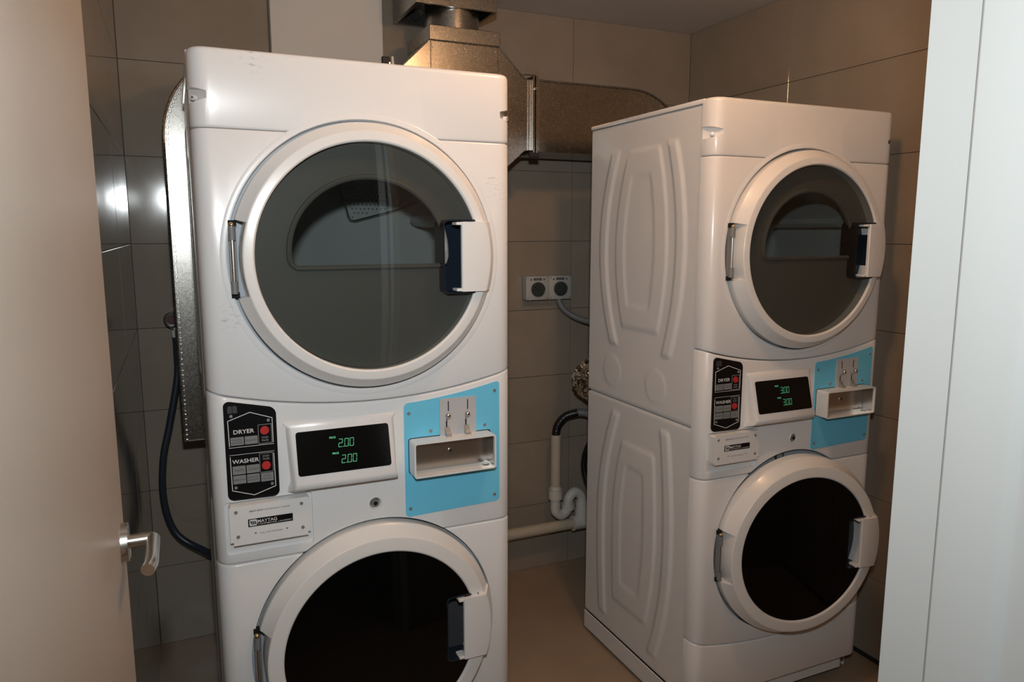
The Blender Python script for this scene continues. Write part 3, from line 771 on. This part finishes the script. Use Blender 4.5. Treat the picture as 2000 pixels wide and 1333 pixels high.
    text('drawer_lettering', 'PULL FOR DISPENSER', -0.2320, 0.8495, 0.0455, 0.0034, yd, 'faint_print', dr)
    for x in (-0.2640, -0.2000): obj('arrow_mark', prism([(x-0.0024, 0.8518), (x+0.0024, 0.8518), (x, 0.8487)], yd-0.0002, yd+0.0005), 'dark_print', dr)
    # ---- service lock
    lo = obj('service_lock', lathe([(0.0150, -0.0005), (0.0138, -0.0018), (0.0105, 0.004), (0.0100, 0.010), (0.0150, 0.010)], -0.002, 0.869, 40), 'enamel', t)
    obj('lock_barrel', cyl((-0.002, 0.010, 0.869), (-0.002, -0.0015, 0.869), 0.0098, 0.0088, 28), 'screw_steel', lo)
    obj('keyhole', cyl((-0.002, 0.0, 0.869), (-0.002, -0.0021, 0.869), 0.0048, None, 18), 'void', lo)
    return t, so, wd

def children(o): return [c for c in bpy.data.objects if c.parent == o]
def copy_tree(o, parent=None):
    c = o.copy(); C.objects.link(c); c.parent = parent
    for ch in KIDS.get(o.name, []): copy_tree(ch, c)
    return c
m1, scr1, wdoor1 = build_machine()
KIDS = {}
for o in bpy.data.objects:
    if o.parent: KIDS.setdefault(o.parent.name, []).append(o)
m2 = copy_tree(m1)
tag(m1, 'white stacked washer and dryer nearest the open door, display showing price 2.00', 'washer dryer', 'stacked coin laundry machines')
tag(m2, 'white stacked washer and dryer by the right wall, display showing price 3.00', 'washer dryer', 'stacked coin laundry machines')
m2.location = (1.2753, 0.0132, 0); m2.rotation_euler = (0, 0, -0.003)
SLP = (0.0405-0.0105)/(1.066-0.950)
def prices(scr, s):
    for zc, x in ((1.0265, -0.0845), (0.9925, -0.0805)):
        digits(scr, s, x, zc, -0.0405+SLP*(zc-0.950)-0.0014, SLP)
prices(scr1, '2.00')
scr2 = wdoor2 = None
for c in children(m2):
    n = c.name.split('.')[0]
    if n == 'washer_door': wdoor2 = c
    if n == 'display':
        for g in children(c):
            if g.name.split('.')[0] == 'screen': scr2 = g
prices(scr2, '3.00')
wdoor2.rotation_euler = (0, 0, math.radians(-6.5))     # left ajar
wdoor2['label'] = 'washer door standing slightly ajar'

# ------------------------------------------------------------------ exhaust ductwork
YD0, YD1 = 0.87, 1.092
du = tag(empty('exhaust_duct', (0.556, 1.0, 2.345)), 'galvanised sheet-metal exhaust duct branching behind both machines', 'duct')
O = Vector((0.556, 1.0, 2.345))
def dob(name, bm, m='galvanised', parent=du, angle=35):
    if parent is du: bm.transform(Matrix.Translation(-O))
    return obj(name, bm, m, parent, angle=angle)
def sub(bm): bm.transform(Matrix.Translation(-O)); return bm
# hood hanging from the ceiling, open underneath
hx0, hx1, hy0, hy1, hz0 = 0.392, 0.684, 0.885, 1.172, 2.236
hb = box(hx0, hx1, hy0, hy1, hz0, ZC-0.001)
hb = boolean(hb, [box(hx0+0.012, hx1-0.012, hy0+0.012, hy1-0.012, hz0-0.1, hz0+0.07)])
dob('hood', hb)
nk = lathe([(0.094, 2.13), (0.096, 2.13), (0.096, 2.305), (0.094, 2.305)], 0, 0, 64)
for v in nk.verts: v.co = Vector((0.556+v.co.x, 0.995+v.co.z, v.co.y))
dob('round_neck', nk)
# cap with turned-down rim
cx0, cx1, cy0, cy1 = 0.430, 0.681, 0.862, 1.112
cpb = dob('cap', box(cx0-0.003, cx1+0.003, cy0-0.003, cy1+0.003, 2.116, 2.164, 0.002, 1))
def bolt(parent, x, z, y, r=0.0045):
    obj('screw', sub(cyl((x, y+0.001, z), (x, y-0.003, z), r, r*0.7, 12)), 'screw_steel', parent)
for i in range(4): bolt(cpb, cx0+0.018+i*(cx1-cx0-0.036)/3, 2.150, cy0-0.003, 0.0035)
# plenum, front panel outline (symmetrical about the cap)
mx = (cx0+cx1)/2
Rp = [(cx1, 2.117), (0.687, 2.112), (0.784, 2.019), (0.805, 2.019), (0.805, 1.772), (0.784, 1.772), (0.660, 1.665)]
Lp = [(2*mx-x, z) for x, z in Rp]
pln = prism(Rp + Lp[::-1], YD0, YD1)
pl_ = dob('plenum', pln)
for x in (cx0+0.012, mx, cx1-0.012): bolt(pl_, x, 2.098, YD0, 0.0055)
bolt(pl_, cx0+0.012, 2.020, YD0, 0.004)
# standing seams on the plenum front
for x in (cx0+0.006, cx1-0.001): obj('seam', sub(box(x-0.0022, x+0.0022, YD0-0.003, YD0, 1.70, 2.116, 0.001, 1)), 'galvanised', pl_)
ed = sub(box(0, 0.001, 0, 0.001, 0, 0.001))
ed.free()
for s in (1, -1):
    q = [(0.687, 2.112), (0.784, 2.019)]
    if s < 0: q = [(2*mx-x, z) for x, z in q]
    obj('edge_fold', sub(tube([(q[0][0], YD0-0.001, q[0][1]), (q[1][0], YD0-0.001, q[1][1])], 0.003, 8, 0)), 'galvanised', pl_)
def elbow_outline(s):
    """side branch: runs out from the plenum, turns down behind the machine; s=+1 right, -1 left"""
    if s > 0: xi, xo, zend, xc = 0.829, 1.500, 1.30, 1.236
    else: xi, xo, zend, xc = 0.283, -0.396, 0.83, -0.140
    out = [(xi, 2.019), (xc, 2.019)]
    for i in range(1, 17):
        t = PI/2*i/16; out.append((xc+(xo-xc)*math.sin(t), 1.755+0.264*math.cos(t)))
    out += [(xo, zend), (xc, zend), (xc, 1.770), (xi, 1.770)]
    return out
for s in (1, -1):
    ol = elbow_outline(s)
    br = dob('branch', prism(ol, YD0, YD1))
    # folded edge bead with the stitched lock seam along the outer edge
    path = [(x, YD0-0.001, z) for x, z in ol[:-2]]
    obj('lock_seam', sub(tube(path, 0.004, 8, 0)), 'galvanised', br)
    st = bmesh.new(); acc = 0.0
    pp = [Vector((x, 0, z)) for x, z in ol[1:-3]]
    if s < 0:
        for a, b_ in zip(pp[:-1], pp[1:]):
            d = b_-a; L = d.length; u = d.normalized(); nrm = Vector((-u.z, 0, u.x))
            k = acc
            while k < L:
                p = a+u*k + nrm*(0.010)
                rr = random.uniform(0.003, 0.0055)
                merge(st, box(p.x-0.0035, p.x+0.0035, YD0-0.0035-random.uniform(0, 0.002), YD0, p.z-rr, p.z+rr, 0.0012, 1))
                k += random.uniform(0.013, 0.019)
            acc = k-L
        o = obj('seam_dimples', sub(st), 'steel', br); o['kind'] = 'stuff'
    else: st.free()
    # slide-on flange pair joining branch and plenum
    xf = 0.817 if s > 0 else 2*mx-0.817
    fl = dob('flange', merge(box(xf-0.010, xf-0.002, YD0-0.020, YD1, 1.762, 2.030, 0.0015, 1), box(xf+0.002, xf+0.010, YD0-0.020, YD1, 1.762, 2.030, 0.0015, 1)))
    for dx in (-0.016, 0.016): obj('slide_strip', sub(box(xf+dx-0.006, xf+dx+0.006, YD0-0.005, YD0+0.001, 1.772, 2.016, 0.001, 1)), 'steel', fl)
    if s < 0:
        obj('corner_clip', sub(box(xf-0.030, xf-0.004, YD0-0.018, YD0-0.004, 2.000, 2.046, 0.002, 1)), 'dark_strip', fl)
        obj('clip_peg', sub(box(xf+0.000, xf+0.008, YD0-0.022, YD0-0.012, 1.995, 2.048, 0.002, 1)), 'pvc', fl)
    else: obj('corner_clip', sub(prism([(xf-0.045, 2.032), (xf+0.012, 2.046), (xf+0.012, 1.995), (xf+0.002, 1.995), (xf+0.002, 2.032)], YD0-0.018, YD0-0.004)), 'steel', fl)
    obj('corner_clip', sub(box(xf-0.020, xf+0.018, YD0-0.016, YD0-0.003, 1.748, 1.768, 0.002, 1)), 'dark_strip', fl)
    obj('bolt', sub(cyl((xf, YD0-0.008, 1.985), (xf, YD0-0.026, 1.985), 0.006, None, 12)), 'steel', fl)

# ------------------------------------------------------------------ isolator switches and conduit
def switch(x0, x1, label, ang):
    t = tag(empty('isolator_switch', ((x0+x1)/2, YB, 1.202)), label, 'switch', 'isolator switches on the back wall')
    wv = x1-x0
    obj('back_box', box(-wv/2+0.001, wv/2-0.001, -0.040, -0.0005, 0, 0.097, 0.003, 2), 'switch_grey', t)
    cv = obj('cover', box(-wv/2, wv/2, -0.048, -0.038, -0.001, 0.098, 0.0025, 2), 'switch_grey', t)
    kb = obj('knob', cyl((0.001, -0.047, 0.043), (0.001, -0.058, 0.043), 0.031, 0.029, 40, 0.0015), 'knob_dark', t)
    g = box(-0.027, 0.027, -0.064, -0.057, -0.005, 0.005, 0.0015, 1); g.transform(Matrix.Rotation(math.radians(ang), 4, 'Y')); g.transform(Matrix.Translation((0.001, 0, 0.043)))
    obj('knob_grip', g, 'knob_dark', kb)
    obj('mark', box(-0.018, 0.018, -0.0486, -0.047, 0.0805, 0.0905), 'dark_print', t)
    for dz in (-0.002, 0.002): obj('mark_line', box(-0.013, 0.013, -0.0490, -0.0480, 0.0855+dz-0.0007, 0.0855+dz+0.0007), 'grey_print', t)
    for sx in (-1, 1):
        obj('mark', prism([(sx*0.030-0.005, 0.0815), (sx*0.030+0.005, 0.0815), (sx*0.030, 0.0895)], -0.0486, -0.047), 'dark_print', t)
        for z in (0.006, 0.091): obj('screw', cyl((sx*(wv/2-0.007), -0.047, z), (sx*(wv/2-0.007), -0.0492, z), 0.003, None, 10), 'screw_steel', t)
switch(0.920, 1.0245, 'grey wall isolator switch, the left one of the pair, dial slanting down right', 45)
switch(1.0255, 1.130, 'grey wall isolator switch, the right one of the pair, dial slanting up right', -45)
tag(obj('flexible_conduit', tube([(1.082, 1.158, 1.206), (1.084, 1.155, 1.185), (1.105, 1.14, 1.150), (1.160, 1.10, 1.115), (1.24, 1.0, 1.10), (1.30, 0.80, 1.10), (1.31, 0.658, 1.10)], 0.0125, 14, 8), 'grey_hose'), 'grey flexible conduit from the right isolator switch to the right machine', 'conduit')

# ------------------------------------------------------------------ foil exhaust hose behind the right machine
def crinkle(i, a):
    return 0.082 + 0.003*math.sin(i*2.1) + 0.009*mnoise.noise(Vector((i*0.6, math.cos(a)*5.5, math.sin(a)*5.5))) + 0.004*mnoise.noise(Vector((i*1.3, math.cos(a)*11, math.sin(a)*11)))
fb = tube([(1.15, 0.668, 0.870), (1.15, 0.76, 0.872), (1.148, 0.85, 0.875), (1.145, 0.93, 0.878), (1.145, 1.00, 0.880)], 0.08, 72, 11, crinkle)
tag(obj('foil_duct_hose', fb, 'foil', angle=12), 'crinkled silver foil exhaust hose behind the right machine', 'duct hose')

# ------------------------------------------------------------------ drain pipes
YP = 1.10
dp_ = tag(empty('drain_standpipe', (1.043, YP, 0.216)), 'white plastic standpipe with S-bend trap beside the right machine', 'drain pipe')
Q = Vector((1.043, YP, 0.216))
def pob(name, bm, m, par=dp_): bm.transform(Matrix.Translation(-Q)); return obj(name, bm, m, par)
sp = lathe([(0.0202, 0.355), (0.0225, 0.355), (0.0225, 0.628), (0.0202, 0.628)], 0, 0, 28)
for v in sp.verts: v.co = Vector((1.043+v.co.x, YP+v.co.z, v.co.y))
pob('standpipe', sp, 'pvc_cream')
pob('coupling', merge(cyl((1.043, YP, 0.345), (1.043, YP, 0.382), 0.030, None, 28, 0.002), cyl((1.043, YP, 0.384), (1.043, YP, 0.400), 0.026, 0.0235, 28)), 'pvc')
pob('trap', tube([(1.043, YP, 0.36), (1.043, YP, 0.30), (1.049, YP, 0.280), (1.074, YP, 0.2645), (1.099, YP, 0.280), (1.105, YP, 0.305), (1.111, YP, 0.338), (1.138, YP, 0.358), (1.168, YP, 0.338), (1.174, YP, 0.30)], 0.0215, 20, 8), 'pvc')
for x, z0, z1 in ((1.105, 0.288, 0.306), (1.174, 0.27, 0.31)):
    pob('trap_nut', cyl((x, YP, z0), (x, YP, z1), 0.0275, None, 24, 0.002), 'pvc')
pob('tee', merge(cyl((1.174, YP, 0.216), (1.174, YP, 0.275), 0.031, None, 24, 0.002), cyl((1.128, YP, 0.216), (1.222, YP, 0.216), 0.0315, None, 24, 0.002)), 'pvc')
tag(obj('waste_pipe', cyl((0.05, YP, 0.216), (1.1275, YP, 0.216), 0.0235, None, 28), 'pvc_cream'), 'cream horizontal waste pipe running low along the back wall', 'pipe')
hz_ = empty('drain_hose', (1.045, YP, 0.60)); tag(hz_, 'black drain hose arching into the white standpipe', 'hose')
hq = Vector((1.045, YP, 0.60))
b_ = tube([(1.043, YP, 0.605), (1.043, YP, 0.63), (1.052, YP, 0.668), (1.083, YP-0.01, 0.705), (1.13, YP-0.03, 0.722)], 0.0175, 16, 8, lambda i, a: 0.0175+0.0010*math.sin(i*2.4)); b_.transform(Matrix.Translation(-hq)); obj('hose_cuff', b_, 'black_hose', hz_)
b_ = tube([(1.098, YP-0.014, 0.712), (1.13, YP-0.03, 0.722), (1.18, YP-0.07, 0.715), (1.26, YP-0.2, 0.67), (1.30, 0.75, 0.62), (1.30, 0.660, 0.60)], 0.0155, 16, 8, lambda i, a: 0.0165+0.0012*math.sin(i*2.4)); b_.transform(Matrix.Translation(-hq)); obj('hose', b_, 'grey_hose', hz_)
tag(obj('supply_hose', tube([(1.30, 0.660, 0.72), (1.24, 0.80, 0.70), (1.155, 0.95, 0.64), (1.130, 1.0, 0.56), (1.131, 1.0, 0.47), (1.16, 0.95, 0.40), (1.27, 0.80, 0.36), (1.30, 0.660, 0.36)], 0.012, 14, 8), 'black_hose'), 'black supply hose looping just behind the right machine', 'hose')

# ------------------------------------------------------------------ tap and hose at the left of the left machine
tv = tag(empty('water_valve', (-0.405, YB, 1.18)), 'dark wall tap with red insert behind the left duct', 'tap')
obj('flange', cyl((0, -0.0005, 0), (0, -0.010, 0), 0.030, 0.026, 28), 'screw_steel', tv)
obj('body', tube([(0, -0.008, 0), (0, -0.035, 0), (0.002, -0.050, -0.008), (0.004, -0.055, -0.035)], 0.012, 16, 6), 'screw_steel', tv)
obj('wheel', merge(cyl((-0.004, -0.060, 0.006), (-0.004, -0.078, 0.010), 0.027, 0.024, 28, 0.003), cyl((0, -0.045, 0.002), (-0.002, -0.062, 0.006), 0.008, None, 14)), 'knob_dark', tv)
wi = obj('wheel_insert', cyl((-0.004, -0.0775, 0.010), (-0.004, -0.0800, 0.0104), 0.017, None, 24), 'red_valve', tv)
obj('hose_nut', cyl((0.004, -0.055, -0.028), (0.004, -0.055, -0.052), 0.0145, 0.0125, 8), 'pvc', tv)
tag(obj('inlet_hose', tube([(-0.401, 1.133, 1.128), (-0.401, 1.130, 1.08), (-0.405, 1.124, 0.99), (-0.438, 1.112, 0.834), (-0.466, 1.10, 0.711), (-0.472, 1.095, 0.567), (-0.440, 1.085, 0.450), (-0.355, 1.04, 0.390), (-0.25, 0.90, 0.380), (-0.22, 0.75, 0.40), (-0.22, 0.648, 0.42)], 0.0115, 16, 10), 'blue_hose'), 'dark blue-black hose hanging from the wall tap to the left machine', 'hose')
